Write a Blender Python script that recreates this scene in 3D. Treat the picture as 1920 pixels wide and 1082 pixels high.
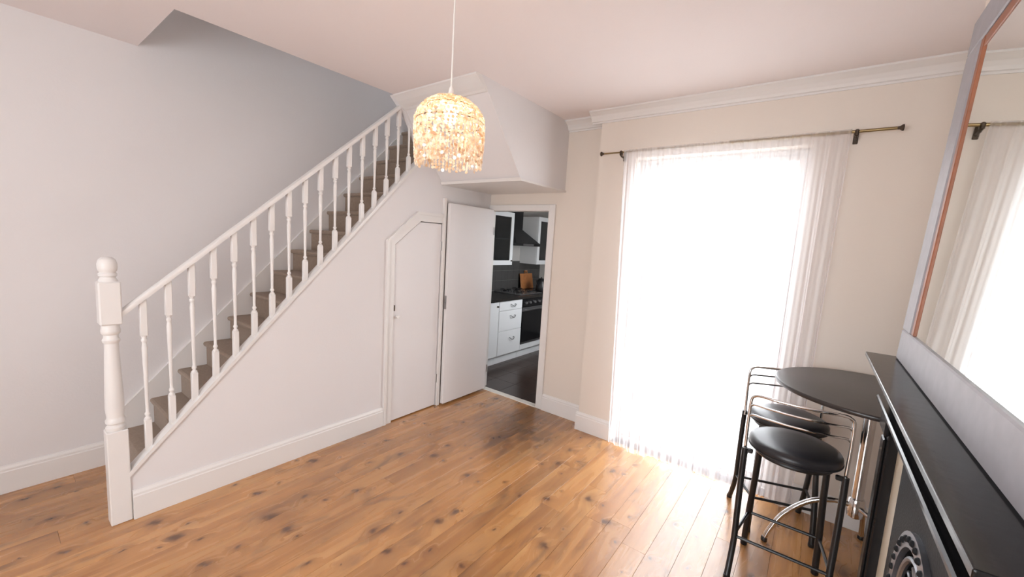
import bpy, bmesh, math, random
from mathutils import Vector, Matrix
random.seed(7)
for o in list(bpy.data.objects): bpy.data.objects.remove(o)
sc = bpy.context.scene
COL = sc.collection
PI = math.pi

# ------------------------------------------------------------------ camera
CAM = Vector((2.865, -0.39, 1.65)); YAW, PITCH, ROLL, FPX = .6453, -.1146, .0602, 758.6
fwd = Vector((-math.sin(YAW)*math.cos(PITCH), math.cos(YAW)*math.cos(PITCH), math.sin(PITCH)))
r0 = Vector((math.cos(YAW), math.sin(YAW), 0)); u0 = r0.cross(fwd)
rt = math.cos(ROLL)*r0 + math.sin(ROLL)*u0
up = -math.sin(ROLL)*r0 + math.cos(ROLL)*u0
cd = bpy.data.cameras.new('camera'); cam = bpy.data.objects.new('camera', cd); COL.objects.link(cam)
m3 = Matrix((rt, up, -fwd)).transposed()
cam.matrix_world = Matrix.Translation(CAM) @ m3.to_4x4()
cd.sensor_fit = 'HORIZONTAL'; cd.sensor_width = 36; cd.lens = FPX/1920*36
cd.clip_start = .02
sc.camera = cam

# ------------------------------------------------------------------ world, daylight, exposure
w = bpy.data.worlds.new('overcast_sky'); sc.world = w; w.use_nodes = True
bg = w.node_tree.nodes['Background']
bg.inputs[0].default_value = (.95, .965, 1, 1); bg.inputs[1].default_value = 15.0
sc.view_settings.view_transform = 'Standard'; sc.view_settings.look = 'None'
sc.view_settings.exposure = -0.32; sc.view_settings.gamma = 1; sc.view_settings.use_curve_mapping = False
def portal(name, loc, rot, sx, sy):
    l = bpy.data.lights.new(name, 'AREA'); l.shape = 'RECTANGLE'; l.size = sx; l.size_y = sy
    l.cycles.is_portal = True
    o = bpy.data.objects.new(name, l); COL.objects.link(o); o.location = loc; o.rotation_euler = rot
    return o
portal('sky_portal_patio', (2.175, 3.06, 1.18), (-PI/2, 0, 0), 1.14, 2.37)
portal('sky_portal_front', (2.0, -2.52, 1.45), (PI/2, 0, 0), 2.1, 1.8)
portal('sky_portal_landing', (-.4, 1.7, 4.81), (0, 0, 0), .3, .4)
portal('sky_portal_kitchen', (1.37, 4.3, 1.5), (0, PI/2, 0), 1.1, 1.4)

# ------------------------------------------------------------------ key dimensions (metres)
H = 2.763; YK = 2.95; YW = 2.82; XS = 1.286; WS = .8065
XR = 3.66; YF = -2.4
sz = lambda y: .1646 + 1.0506*(y + .0386)       # top of the stair string
hz = lambda y: 1.0971 + .8927*(y + .0386)       # top of the handrail

# ------------------------------------------------------------------ materials
def mat(name, col, rough=.6, metal=0, bump=0, bscale=60, var=0, vscale=4, **kw):
    m = bpy.data.materials.new(name); m.use_nodes = True
    nt = m.node_tree; b = nt.nodes['Principled BSDF']
    b.inputs['Base Color'].default_value = (*col, 1); b.inputs['Roughness'].default_value = rough
    b.inputs['Metallic'].default_value = metal
    for k, v in kw.items(): b.inputs[k.replace('_', ' ')].default_value = v
    if var or bump:
        tc = nt.nodes.new('ShaderNodeNewGeometry')
    if var:
        n = nt.nodes.new('ShaderNodeTexNoise'); n.inputs['Scale'].default_value = vscale; n.inputs['Detail'].default_value = 5
        nt.links.new(tc.outputs['Position'], n.inputs['Vector'])
        mx = nt.nodes.new('ShaderNodeMix'); mx.data_type = 'RGBA'
        mx.inputs[6].default_value = (*[c*(1-var) for c in col], 1); mx.inputs[7].default_value = (*[min(1, c*(1+var)) for c in col], 1)
        nt.links.new(n.outputs['Fac'], mx.inputs[0]); nt.links.new(mx.outputs[2], b.inputs['Base Color'])
    if bump:
        n2 = nt.nodes.new('ShaderNodeTexNoise'); n2.inputs['Scale'].default_value = bscale; n2.inputs['Detail'].default_value = 3
        nt.links.new(tc.outputs['Position'], n2.inputs['Vector'])
        bp = nt.nodes.new('ShaderNodeBump'); bp.inputs['Strength'].default_value = bump; bp.inputs['Distance'].default_value = .01
        nt.links.new(n2.outputs['Fac'], bp.inputs['Height']); nt.links.new(bp.outputs['Normal'], b.inputs['Normal'])
    return m
M = {}
M['wall_white'] = mat('white_emulsion', (.76, .735, .735), .75, bump=.05, bscale=90, var=.012, vscale=2)
M['wall_beige'] = mat('magnolia_emulsion', (.76, .685, .61), .75, bump=.05, bscale=90, var=.012, vscale=2)
M['ceiling'] = mat('ceiling_paint', (.86, .795, .785), .8, bump=.04, bscale=80)
M['gloss'] = mat('white_gloss_paint', (.78, .755, .735), .32, var=.01)
M['door'] = mat('white_door_paint', (.79, .765, .765), .4, var=.012)
M['cream_gloss'] = mat('cream_gloss_paint', (.84, .81, .745), .35)
M['carpet'] = mat('brown_carpet', (.33, .235, .165), .95, bump=.6, bscale=420, var=.28, vscale=60, Sheen_Weight=.3)
M['black_vinyl'] = mat('black_vinyl', (.018, .018, .022), .33, bump=.08, bscale=240)
M['black_metal'] = mat('black_coated_steel', (.012, .012, .013), .35)
M['black_wood'] = mat('dark_tabletop_laminate', (.030, .025, .024), .28, var=.25, vscale=30)
M['chrome'] = mat('chrome', (.72, .72, .72), .12, 1)
M['brass'] = mat('antique_brass', (.30, .22, .11), .35, 1)
M['dark_brass'] = mat('dark_bronze', (.07, .05, .035), .45, .7)
M['mantel'] = mat('black_gloss_paint', (.010, .010, .011), .2, bump=.03, bscale=30, Specular_IOR_Level=.28)
M['matte_black'] = mat('matte_black_paint', (.008, .008, .009), .75, bump=.03, bscale=30, Specular_IOR_Level=.06)
M['iron'] = mat('cast_iron', (.014, .015, .017), .6, 0, bump=.15, bscale=120, Specular_IOR_Level=.15)
M['iron_hi'] = mat('polished_iron', (.26, .27, .30), .3, .85)
M['tile_cream'] = mat('cream_slip_tile', (.62, .55, .43), .3)
M['mirror_frame'] = mat('grey_painted_frame', (.33, .32, .345), .5, var=.15, vscale=25)
M['brown_slip'] = mat('red_brown_wood', (.30, .105, .05), .45, var=.3, vscale=30)
M['mirror'] = mat('mirror_glass', (.86, .90, .87), .02, 1)
M['plastic'] = mat('white_plastic', (.82, .80, .77), .4)
M['cab_white'] = mat('white_cabinet_paint', (.78, .79, .80), .35)
M['worktop'] = mat('dark_worktop', (.025, .022, .02), .22, var=.4, vscale=90)
M['steel'] = mat('brushed_steel', (.35, .35, .36), .32, .9)
M['oven_glass'] = mat('black_oven_glass', (.01, .01, .011), .08)
M['tile_dark'] = mat('grey_splash_tile', (.07, .068, .066), .3, var=.2, vscale=10)
M['grout'] = mat('grout', (.12, .115, .11), .8)
M['kitchen_floor'] = mat('dark_floor_tile', (.045, .025, .018), .28, var=.3, vscale=8)
M['board'] = mat('orange_wood', (.42, .16, .05), .5, var=.35, vscale=22)
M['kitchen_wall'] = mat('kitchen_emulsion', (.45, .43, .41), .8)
M['patio'] = mat('pale_paving', (.5, .49, .47), .9, var=.1)
M['render'] = mat('pale_render', (.7, .7, .72), .9)
M['dark'] = mat('dark_void', (.01, .01, .01), .9)
M['subfloor'] = mat('dark_subfloor', (.05, .03, .018), .9)

def glass_mat(name, tint, gloss):
    m = bpy.data.materials.new(name); m.use_nodes = True; nt = m.node_tree; nt.nodes.clear()
    out = nt.nodes.new('ShaderNodeOutputMaterial'); mx = nt.nodes.new('ShaderNodeMixShader'); mx.inputs[0].default_value = gloss
    t = nt.nodes.new('ShaderNodeBsdfTransparent'); t.inputs[0].default_value = (*tint, 1)
    g = nt.nodes.new('ShaderNodeBsdfGlossy'); g.inputs['Roughness'].default_value = .02
    nt.links.new(t.outputs[0], mx.inputs[1]); nt.links.new(g.outputs[0], mx.inputs[2]); nt.links.new(mx.outputs[0], out.inputs[0])
    return m
M['glass'] = glass_mat('clear_glass', (.97, .98, .98), .05)
M['cab_glass'] = glass_mat('cabinet_glass', (.55, .56, .56), .12)

def voile():
    m = bpy.data.materials.new('white_voile'); m.use_nodes = True; nt = m.node_tree; nt.nodes.clear(); N = nt.nodes.new; L = nt.links.new
    out = N('ShaderNodeOutputMaterial'); mx = N('ShaderNodeMixShader'); mx2 = N('ShaderNodeMixShader')
    t = N('ShaderNodeBsdfTransparent'); tl = N('ShaderNodeBsdfTranslucent'); df = N('ShaderNodeBsdfDiffuse')
    tl.inputs[0].default_value = (.93, .92, .95, 1); df.inputs[0].default_value = (.88, .86, .91, 1)
    mx2.inputs[0].default_value = .25
    L(tl.outputs[0], mx2.inputs[1]); L(df.outputs[0], mx2.inputs[2])
    g = N('ShaderNodeNewGeometry'); mp = N('ShaderNodeMapping'); mp.inputs['Scale'].default_value = (22, 22, .25)
    n = N('ShaderNodeTexNoise'); n.inputs['Scale'].default_value = 1; n.inputs['Detail'].default_value = 3
    L(g.outputs['Position'], mp.inputs[0]); L(mp.outputs[0], n.inputs['Vector'])
    mr = N('ShaderNodeMapRange'); mr.inputs[1].default_value = .3; mr.inputs[2].default_value = .7; mr.inputs[3].default_value = .41; mr.inputs[4].default_value = .49
    L(n.outputs['Fac'], mr.inputs[0]); L(mr.outputs[0], mx.inputs[0])
    L(t.outputs[0], mx.inputs[1]); L(mx2.outputs[0], mx.inputs[2]); L(mx.outputs[0], out.inputs[0])
    return m
M['voile'] = voile()

def capiz():
    m = bpy.data.materials.new('amber_capiz'); m.use_nodes = True; nt = m.node_tree; nt.nodes.clear(); N = nt.nodes.new; L = nt.links.new
    out = N('ShaderNodeOutputMaterial'); mx = N('ShaderNodeMixShader'); mx2 = N('ShaderNodeMixShader')
    tl = N('ShaderNodeBsdfTranslucent'); df = N('ShaderNodeBsdfDiffuse'); gl = N('ShaderNodeBsdfGlossy')
    g = N('ShaderNodeNewGeometry'); vr = N('ShaderNodeTexNoise'); vr.inputs['Scale'].default_value = 45
    cr = N('ShaderNodeValToRGB'); cr.color_ramp.elements[0].color = (.80, .62, .44, 1); cr.color_ramp.elements[1].color = (1, .95, .87, 1)
    cr.color_ramp.elements[0].position = .36; cr.color_ramp.elements[1].position = .6
    L(g.outputs['Position'], vr.inputs['Vector']); L(vr.outputs['Fac'], cr.inputs[0])
    L(cr.outputs[0], tl.inputs[0]); L(cr.outputs[0], df.inputs[0]); gl.inputs['Roughness'].default_value = .15
    mx.inputs[0].default_value = .38; mx2.inputs[0].default_value = .12
    L(tl.outputs[0], mx.inputs[1]); L(df.outputs[0], mx.inputs[2]); L(mx.outputs[0], mx2.inputs[1]); L(gl.outputs[0], mx2.inputs[2]); L(mx2.outputs[0], out.inputs[0])
    return m
M['capiz'] = capiz()

def emit(name, col, s):
    m = bpy.data.materials.new(name); m.use_nodes = True; nt = m.node_tree; nt.nodes.clear()
    out = nt.nodes.new('ShaderNodeOutputMaterial'); e = nt.nodes.new('ShaderNodeEmission')
    e.inputs[0].default_value = (*col, 1); e.inputs[1].default_value = s; nt.links.new(e.outputs[0], out.inputs[0]); return m
M['bulb'] = emit('lit_bulb', (1, .74, .50), 90)

def pine():
    m = bpy.data.materials.new('varnished_pine'); m.use_nodes = True; nt = m.node_tree; N = nt.nodes.new; L = nt.links.new
    b = nt.nodes['Principled BSDF']
    def math_(op, a, c=None, d=None):
        n = N('ShaderNodeMath'); n.operation = op
        for i, v in enumerate((a, c, d)):
            if v is None: continue
            if isinstance(v, (int, float)): n.inputs[i].default_value = v
            else: L(v, n.inputs[i])
        return n.outputs[0]
    def ramp(src, stops):
        n = N('ShaderNodeValToRGB'); e = n.color_ramp.elements
        while len(e) < len(stops): e.new(.5)
        for i, (p, c) in enumerate(stops): e[i].position = p; e[i].color = (*c, 1)
        L(src, n.inputs[0]); return n.outputs[0]
    def mix(f, a, c, mode='MIX'):
        n = N('ShaderNodeMix'); n.data_type = 'RGBA'; n.blend_type = mode
        if isinstance(f, (int, float)): n.inputs[0].default_value = f
        else: L(f, n.inputs[0])
        for k, v in ((6, a), (7, c)):
            if isinstance(v, tuple): n.inputs[k].default_value = (*v, 1)
            else: L(v, n.inputs[k])
        return n.outputs[2]
    geo = N('ShaderNodeNewGeometry'); info = N('ShaderNodeObjectInfo')
    sep = N('ShaderNodeSeparateXYZ'); L(geo.outputs['Position'], sep.inputs[0])
    rnd = math_('MULTIPLY', info.outputs['Random'], 37.0)
    def vec(kx, ky):
        c = N('ShaderNodeCombineXYZ'); L(math_('MULTIPLY', sep.outputs[0], kx), c.inputs[0]); L(math_('MULTIPLY', sep.outputs[1], ky), c.inputs[1]); L(rnd, c.inputs[2]); return c.outputs[0]
    def noise(v, s, d=4, dist=0):
        n = N('ShaderNodeTexNoise'); n.inputs['Scale'].default_value = s; n.inputs['Detail'].default_value = d; n.inputs['Distortion'].default_value = dist
        L(v, n.inputs['Vector']); return n.outputs['Fac']
    # knots: scattered cells, elongated along the board
    kv = N('ShaderNodeTexVoronoi'); kv.inputs['Scale'].default_value = 1; kv.inputs['Randomness'].default_value = 1
    kc = N('ShaderNodeCombineXYZ')
    wob = noise(vec(11, 7), 1.6, 3)
    L(math_('ADD', math_('MULTIPLY', sep.outputs[0], 5.3), math_('MULTIPLY', wob, .42)), kc.inputs[0])
    L(math_('ADD', math_('MULTIPLY', sep.outputs[1], 4.1), math_('MULTIPLY', wob, .30)), kc.inputs[1])
    kv.voronoi_dimensions = '2D'; L(kc.outputs[0], kv.inputs['Vector'])
    cs = N('ShaderNodeSeparateColor'); L(kv.outputs['Color'], cs.inputs[0])
    size = math_('MULTIPLY_ADD', math_('POWER', cs.outputs[0], 2.0), .115, .026)          # knot radius
    rel = math_('DIVIDE', kv.outputs['Distance'], size)
    has = math_('GREATER_THAN', cs.outputs[1], .08)
    core = math_('MULTIPLY', math_('SMOOTH_MIN', math_('MAXIMUM', math_('SUBTRACT', 1.25, rel), 0.0), .9, .2), has)
    halo = math_('MULTIPLY', math_('MAXIMUM', math_('SUBTRACT', 1.0, math_('MULTIPLY', rel, .22)), 0.0), has)
    # grain bends round the knots
    gx = N('ShaderNodeCombineXYZ')
    L(math_('ADD', math_('MULTIPLY', sep.outputs[0], 15), math_('MULTIPLY', halo, 1.1)), gx.inputs[0]); L(math_('MULTIPLY', sep.outputs[1], 1.2), gx.inputs[1]); L(rnd, gx.inputs[2])
    grain = noise(gx.outputs[0], 1, 5, .6)
    fine = noise(vec(150, 4), 1, 3)
    broad = noise(vec(2.1, 1.1), 1, 4, .5)
    base = ramp(grain, [(.28, (.38, .165, .055)), (.5, (.53, .258, .092)), (.72, (.63, .345, .135))])
    base = mix(math_('MULTIPLY', fine, .25), base, (.36, .18, .07))
    tone = ramp(info.outputs['Random'], [(0, (.93, .89, .86)), (.5, (1.0, .98, .96)), (1, (1.06, 1.03, .99))])
    base = mix(1.0, base, tone, 'MULTIPLY')
    # grey-brown old stains with shapes of their own
    stain = ramp(broad, [(.48, (0, 0, 0)), (.70, (1, 1, 1))])
    base = mix(math_('MULTIPLY', stain, .5), base, (.17, .08, .038))
    smg = ramp(noise(vec(9, 3.2), 1, 5, .8), [(.56, (0, 0, 0)), (.74, (1, 1, 1))])
    base = mix(math_('MULTIPLY', smg, .6), base, (.13, .068, .042))
    # worn, dark patch by the kitchen doorway
    dx = math_('SUBTRACT', sep.outputs[0], .95); dy = math_('SUBTRACT', sep.outputs[1], 2.42)
    dd = math_('SQRT', math_('ADD', math_('MULTIPLY', math_('MULTIPLY', dx, dx), 2.6), math_('MULTIPLY', math_('MULTIPLY', dy, dy), 1.6)))
    pm = math_('MULTIPLY', math_('MAXIMUM', math_('SUBTRACT', 1.0, math_('MULTIPLY', dd, 1.25)), 0), math_('MULTIPLY_ADD', noise(vec(6, 4), 1, 5, 1), 2.4, -.45))
    base = mix(math_('MINIMUM', math_('MAXIMUM', pm, 0), .8), base, (.075, .038, .022))
    base = mix(math_('MULTIPLY', math_('POWER', halo, 2.2), math_('MULTIPLY', noise(vec(14, 5), 1, 3), 1.3)), base, (.17, .07, .03))
    base = mix(math_('MULTIPLY', core, .88), base, (.085, .034, .016))
    L(base, b.inputs['Base Color'])
    L(math_('MULTIPLY_ADD', grain, .14, .20), b.inputs['Roughness'])
    b.inputs['Coat Weight'].default_value = .7; b.inputs['Coat Roughness'].default_value = .2
    bp = N('ShaderNodeBump'); bp.inputs['Strength'].default_value = .12; bp.inputs['Distance'].default_value = .004
    L(math_('ADD', fine, math_('MULTIPLY', broad, 1.5)), bp.inputs['Height']); L(bp.outputs[0], b.inputs['Normal'])
    return m
M['pine'] = pine()

# ------------------------------------------------------------------ mesh helpers
def link(name, me, m, parent=None, smooth=False):
    o = bpy.data.objects.new(name, me); COL.objects.link(o)
    if m is not None and not me.materials: me.materials.append(M[m] if isinstance(m, str) else m)
    if smooth:
        for p in me.polygons: p.use_smooth = True
    if parent is not None:
        o.parent = parent; o.matrix_parent_inverse = Matrix.Translation(-parent.location)
    return o
def mk(name, bm, m, parent=None, smooth=False):
    me = bpy.data.meshes.new(name); bmesh.ops.recalc_face_normals(bm, faces=bm.faces); bm.to_mesh(me); bm.free()
    o = link(name, me, m, parent)
    if smooth:
        for p in me.polygons: p.use_smooth = True
        try: me.set_sharp_from_angle(angle=math.radians(40))
        except Exception: pass
    return o
def B(): return bmesh.new()
def abox(bm, lo, hi, bev=0, seg=1):
    v = [bm.verts.new((x, y, z)) for x in (lo[0], hi[0]) for y in (lo[1], hi[1]) for z in (lo[2], hi[2])]
    fs = [bm.faces.new([v[i] for i in q]) for q in ((0, 1, 3, 2), (4, 6, 7, 5), (0, 4, 5, 1), (2, 3, 7, 6), (0, 2, 6, 4), (1, 5, 7, 3))]
    if bev:
        es = list({e for f in fs for e in f.edges})
        bmesh.ops.bevel(bm, geom=es, offset=bev, segments=seg, affect='EDGES', profile=.5)
    return bm
def box(name, lo, hi, m, parent=None, bev=0, seg=1):
    return mk(name, abox(B(), lo, hi, bev, seg), m, parent)
def aprism(bm, pts, axis, a, b):
    """extrude a 2D outline (other two axes in xyz order) from a to b along axis"""
    def P(p, t):
        q = list(p); q.insert('xyz'.index(axis), t); return q
    A = [bm.verts.new(P(p, a)) for p in pts]; Bv = [bm.verts.new(P(p, b)) for p in pts]
    bm.faces.new(A); bm.faces.new(Bv[::-1]); n = len(pts)
    for i in range(n): bm.faces.new((A[i], Bv[i], Bv[(i+1) % n], A[(i+1) % n]))
    return bm
def prism(name, pts, axis, a, b, m, parent=None):
    return mk(name, aprism(B(), pts, axis, a, b), m, parent)
def alathe(bm, prof, c=(0, 0), n=20, cap=True):
    """profile [(r, z)] about a vertical axis at c"""
    rings = [[bm.verts.new((c[0]+r*math.cos(2*PI*i/n), c[1]+r*math.sin(2*PI*i/n), z)) for i in range(n)] for r, z in prof]
    for a, b in zip(rings, rings[1:]):
        for i in range(n): bm.faces.new((a[i], a[(i+1) % n], b[(i+1) % n], b[i]))
    if cap: bm.faces.new(rings[0][::-1]); bm.faces.new(rings[-1])
    return bm
def smoothpath(pts, k=6):
    P = [Vector(p) for p in pts]; out = []
    for i in range(len(P)-1):
        a = P[max(i-1, 0)]; b = P[i]; c = P[i+1]; d = P[min(i+2, len(P)-1)]
        for j in range(k):
            t = j/k
            out.append(.5*((2*b)+(c-a)*t+(2*a-5*b+4*c-d)*t*t+(3*b-a-3*c+d)*t**3))
    out.append(P[-1]); return out
def atube(bm, pts, r, n=10, closed=False):
    P = [Vector(p) for p in pts]; rings = []; N = len(P)
    prev = None
    for i, p in enumerate(P):
        if closed: t = (P[(i+1) % N]-P[i-1]).normalized()
        else: t = (P[min(i+1, N-1)]-P[max(i-1, 0)]).normalized()
        if prev is None:
            a = Vector((0, 0, 1)) if abs(t.z) < .9 else Vector((1, 0, 0)); s = t.cross(a).normalized()
        else:
            s = (prev - t*prev.dot(t)).normalized()
        prev = s; q = t.cross(s)
        rr = r(i/(N-1)) if callable(r) else r
        rings.append([bm.verts.new(p+rr*(math.cos(2*PI*k/n)*s+math.sin(2*PI*k/n)*q)) for k in range(n)])
    pr = list(zip(rings, rings[1:])) + ([(rings[-1], rings[0])] if closed else [])
    for a, b in pr:
        for k in range(n): bm.faces.new((a[k], a[(k+1) % n], b[(k+1) % n], b[k]))
    if not closed: bm.faces.new(rings[0][::-1]); bm.faces.new(rings[-1])
    return bm
def tube(name, pts, r, m, parent=None, n=10, closed=False):
    return mk(name, atube(B(), pts, r, n, closed), m, parent, True)
def struct(o, label=None, cat=None):
    o['kind'] = 'structure'
    if label: o['label'] = label
    if cat: o['category'] = cat
    return o
def tag(o, label, cat, group=None):
    o['label'] = label; o['category'] = cat
    if group: o['group'] = group
    return o
def thing(name, label, cat, loc=(0, 0, 0), rz=0, group=None):
    o = bpy.data.objects.new(name, None); COL.objects.link(o); o.empty_display_size = .1
    o.location = loc; o.rotation_euler = (0, 0, rz)
    return tag(o, label, cat, group)
def dup(root, loc, rz, label=None):
    r = root.copy(); COL.objects.link(r); r.location = loc; r.rotation_euler = (0, 0, rz)
    if label: r['label'] = label
    def rec(a, b):
        for ch in list(a.children):
            if ch.parent is not a: continue
            c = ch.copy(); COL.objects.link(c); c.parent = b; rec(ch, c)
    rec(root, r); return r

# ================================================================== STRUCTURE
# floor: each pine board its own piece, running along the stairs
fl = struct(box('floor', (-.95, YF, -.06), (3.8, YK+.03, -.021), 'subfloor'), 'varnished knotty pine floorboards of the living room', 'floor')
x = -.93; k = 0
while x < 3.78:
    wd = random.choice((.128, .134, .14)); x1 = min(x+wd, 3.79)
    cuts = [YF+.01] + sorted(random.sample([-1.6, -.9, -.2, .45, 1.1, 1.75, 2.2], random.choice((1, 1, 2)))) 
    cuts = [c + random.uniform(-.12, .12) if i else c for i, c in enumerate(cuts)]
    end = YW if x > XS else YK+.012
    cuts.append(end)
    for a, b in zip(cuts, cuts[1:]):
        g = .0004
        p = [(x+g, -.02), (x1-g, -.02), (x1-g, -.0006), (x1-g-.0006, 0), (x+g+.0006, 0), (x+g, -.0006)]
        prism('plank', p, 'y', a+.0006, b-.0006, 'pine', fl)
    x = x1; k += 1
struct(box('floor_kitchen', (-1.05, YK+.03, -.06), (1.3, 5.9, -.002), 'grout'), 'dark brown tiled kitchen floor beyond the doorway', 'floor')
kf = bpy.data.objects['floor_kitchen']
ty = YK+.075
while ty < 5.8:
    tx = -1.0
    while tx < 1.2:
        box('tile', (tx+.0015, ty+.0015, -.0019), (tx+.2985, ty+.2985, .0), 'kitchen_floor', kf); tx += .3
    ty += .3
# walls
struct(box('wall_left', (-.96, YF, 0), (-WS, YK, 4.7), 'wall_white'), 'plain white wall rising beside the staircase', 'wall')
Y0 = .04
curve = [(1.992, 2.30), (1.972, 2.36), (1.945, 2.43), (1.905, 2.51), (1.855, 2.59), (1.79, 2.67), (1.715, 2.74), (1.69, H)]
outl = [(Y0, 0), (1.735, 0), (1.735, 1.57), (2.0, 1.782), (2.262, 1.782), (2.262, 0), (YK, 0), (YK, H)] + curve[::-1] + [(Y0, sz(Y0))]
struct(prism('wall_stair', outl, 'x', -.05, 0, 'wall_white'), 'white plastered wall filling the space under the stairs', 'wall')
struct(box('wall_landing', (0, .307, H+.02), (.1, YK, 4.7), 'wall_white'), 'upper wall of the stairwell', 'wall')
struct(box('wall_landing_front', (-.96, .2, H+.2), (.1, .307, 4.7), 'wall_white'), 'upper front wall of the stairwell', 'wall')
struct(box('wall_landing_back', (-.96, YK, 0), (-.06, YK+.1, 4.7), 'wall_white'), 'end wall at the top of the stairs', 'wall')
bm = B(); abox(bm, (-.96, .2, 4.7), (.1, 1.5, 4.8)); abox(bm, (-.96, 1.9, 4.7), (.1, YK+.1, 4.8)); abox(bm, (-.96, 1.5, 4.7), (-.55, 1.9, 4.8)); abox(bm, (-.25, 1.5, 4.7), (.1, 1.9, 4.8))  # unseen gap added in the landing ceiling so daylight brightens the stairwell
struct(mk('ceiling_landing', bm, 'ceiling'), 'landing ceiling with a small opening added to light the stairwell', 'ceiling')
OX0, OX1, OH = -.03, .743, 1.965
struct(prism('wall_kitchen', [(-.06, 0), (OX0, 0), (OX0, OH), (OX1, OH), (OX1, 0), (XS, 0), (XS, H), (-.06, H)], 'y', YK, YK+.1, 'wall_beige'), 'beige wall around the kitchen doorway', 'wall')
WX0, WX1, WH = 1.605, 2.745, 2.37
struct(prism('wall_window', [(XS, 0), (WX0, 0), (WX0, WH), (WX1, WH), (WX1, 0), (3.8, 0), (3.8, H), (XS, H)], 'y', YW, YW+.24, 'wall_beige'), 'beige wall around the curtained patio door', 'wall')
struct(box('wall_right', (XR, YF, 0), (3.8, YW, H), 'wall_beige'), 'beige alcove wall beside the chimney breast', 'wall')
struct(box('wall_chimney', (3.205, .33, 0), (XR, 1.715, H), 'wall_beige'), 'chimney breast behind the fireplace', 'wall')
bm = B(); abox(bm, (-.96, YF-.12, 0), (1.0, YF, H)); abox(bm, (3.0, YF-.12, 0), (3.8, YF, H)); abox(bm, (1, YF-.12, 0), (3, YF, .6)); abox(bm, (1, YF-.12, 2.3), (3, YF, H))
struct(mk('wall_front', bm, 'wall_white'), 'white wall with the front window behind the viewer', 'wall')
bm = B(); abox(bm, (0, YF-.1, H), (3.8, YW+.24, H+.2)); abox(bm, (-.96, YF-.1, H), (0, .307, H+.2))
struct(mk('ceiling', bm, 'ceiling'), 'white ceiling with an opening over the stairs', 'ceiling')
# bulkhead above the kitchen door
Y1, Y2, ZB, XB = 1.738, 2.247, 2.151, .90
struct(prism('wall_bulkhead', [(Y1, H), (Y2, ZB), (YK, ZB), (YK, H)], 'x', 0.0005, XB, 'wall_white'), 'white sloping bulkhead boxed in above the kitchen door', 'wall')
bm = aprism(B(), [(Y2-.022, ZB+.008), (Y2-.010, ZB-.016), (YK, ZB-.016), (YK, ZB-.001), (Y2, ZB-.001)], 'x', .0005, XB+.012)
struct(mk('trim_1', bm, 'gloss'), 'white lip round the underside of the bulkhead', 'trim')
# cornices: cove profile (out, down)
cove = [(0, 0), (.085, 0), (.085, -.012), (.07, -.02), (.045, -.036), (.028, -.058), (.02, -.075), (.008, -.078), (.008, -.09), (0, -.09)]
def cornice(name, axis, at_, sgn, a, b, label, z=H):
    if axis == 'x': pts = [(at_+sgn*o, z+d-.0005) for o, d in cove]
    else: pts = [(at_+sgn*o, z+d-.0005) for o, d in cove]
    return struct(prism(name, pts, axis, a, b, 'gloss'), label, 'cornice')
cornice('trim_2', 'x', YW, -1, XS-.085, 3.66, 'white coved cornice along the top of the window wall')
cornice('trim_3', 'x', YK, -1, XB, XS-.0, 'short white cornice in the recess beside the bulkhead')
cz = [(Y1+.004, H-.0005), (Y1-.055, H-.0005), (Y1-.055, H-.012), (Y1-.04, H-.022), (Y1-.012, H-.045), (Y1+.02, H-.066), (Y1+.045, H-.078), (Y1+.058, H-.09), (Y1+.078, H-.09)]
struct(prism('trim_4', cz, 'x', 0.001, XB-.0005, 'gloss'), 'white cornice across the sloping bulkhead front', 'cornice')
# skirting
def skirt(name, axis, at_, sgn, a, b, label, h=.165, t=.02):
    pts = [(at_, 0.0005), (at_+sgn*t, 0.0005), (at_+sgn*t, h-.035), (at_+sgn*(t-.004), h-.03), (at_+sgn*(t-.004), h-.018), (at_+sgn*.008, h-.006), (at_+sgn*.006, h), (at_, h)]
    return struct(prism(name, pts, axis, a, b, 'gloss'), label, 'skirting')
skirt('baseboard_stair', 'y', 0, 1, .05, 1.652, 'white skirting board below the staircase wall')
skirt('baseboard_left', 'y', -WS, 1, YF, .09, 'white skirting board on the wall beside the newel post')
skirt('baseboard_kitchen', 'x', YK, -1, OX1+.075, XS, 'white skirting board between kitchen doorway and curtain')
skirt('baseboard_window', 'x', YW, -1, XS-.02, WX0, 'white skirting board at the foot of the curtain')
skirt('baseboard_alcove', 'x', YW, -1, WX1, XR, 'white skirting board behind the bar table')
skirt('baseboard_right', 'y', XR, -1, 1.715, YW, 'white skirting board on the alcove wall')

# ---------------------------------------------------------------- understair cupboard door
d1 = struct(thing('door_1', 'white understairs cupboard door with a clipped top corner', 'door', (0, 1.99, 0)))
leafp = [(1.741, .012), (1.741, 1.567), (2.002, 1.775), (2.256, 1.775), (2.256, .012)]
prism('door_leaf', leafp, 'x', -.034, .002, 'door', d1)
def offs(o): return [(1.735-o, 0.001), (1.735-o, 1.572+.42*o), (1.998-.42*o, 1.782+o), (2.262, 1.782+o)]
inn, ou, mid = offs(0), offs(.082), offs(.058)
def strip(a, b, x0, x1):
    bm = B()
    aprism(bm, a + b[::-1], 'x', x0, x1); return bm
o = mk('architrave', strip(inn, mid, -.02, .014), 'gloss', d1)
mk('architrave_bead', strip(mid, ou, -.02, .024), 'gloss', o)
box('door_jamb', (-.04, 2.262, .001), (.026, 2.296, 2.02), 'gloss', d1, .003)
for z in (1.57, .28): 
    h = box('hinge', (.0, 2.25, z-.04), (.006, 2.274, z+.04), 'plastic', d1, .002)
    tube('hinge_pin', [(.008, 2.262, z-.042), (.008, 2.262, z+.042)], .005, 'steel', h, 8)
box('latch', (-.002, 1.738, 1.0), (.012, 1.752, 1.05), 'dark_brass', d1, .003)
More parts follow.
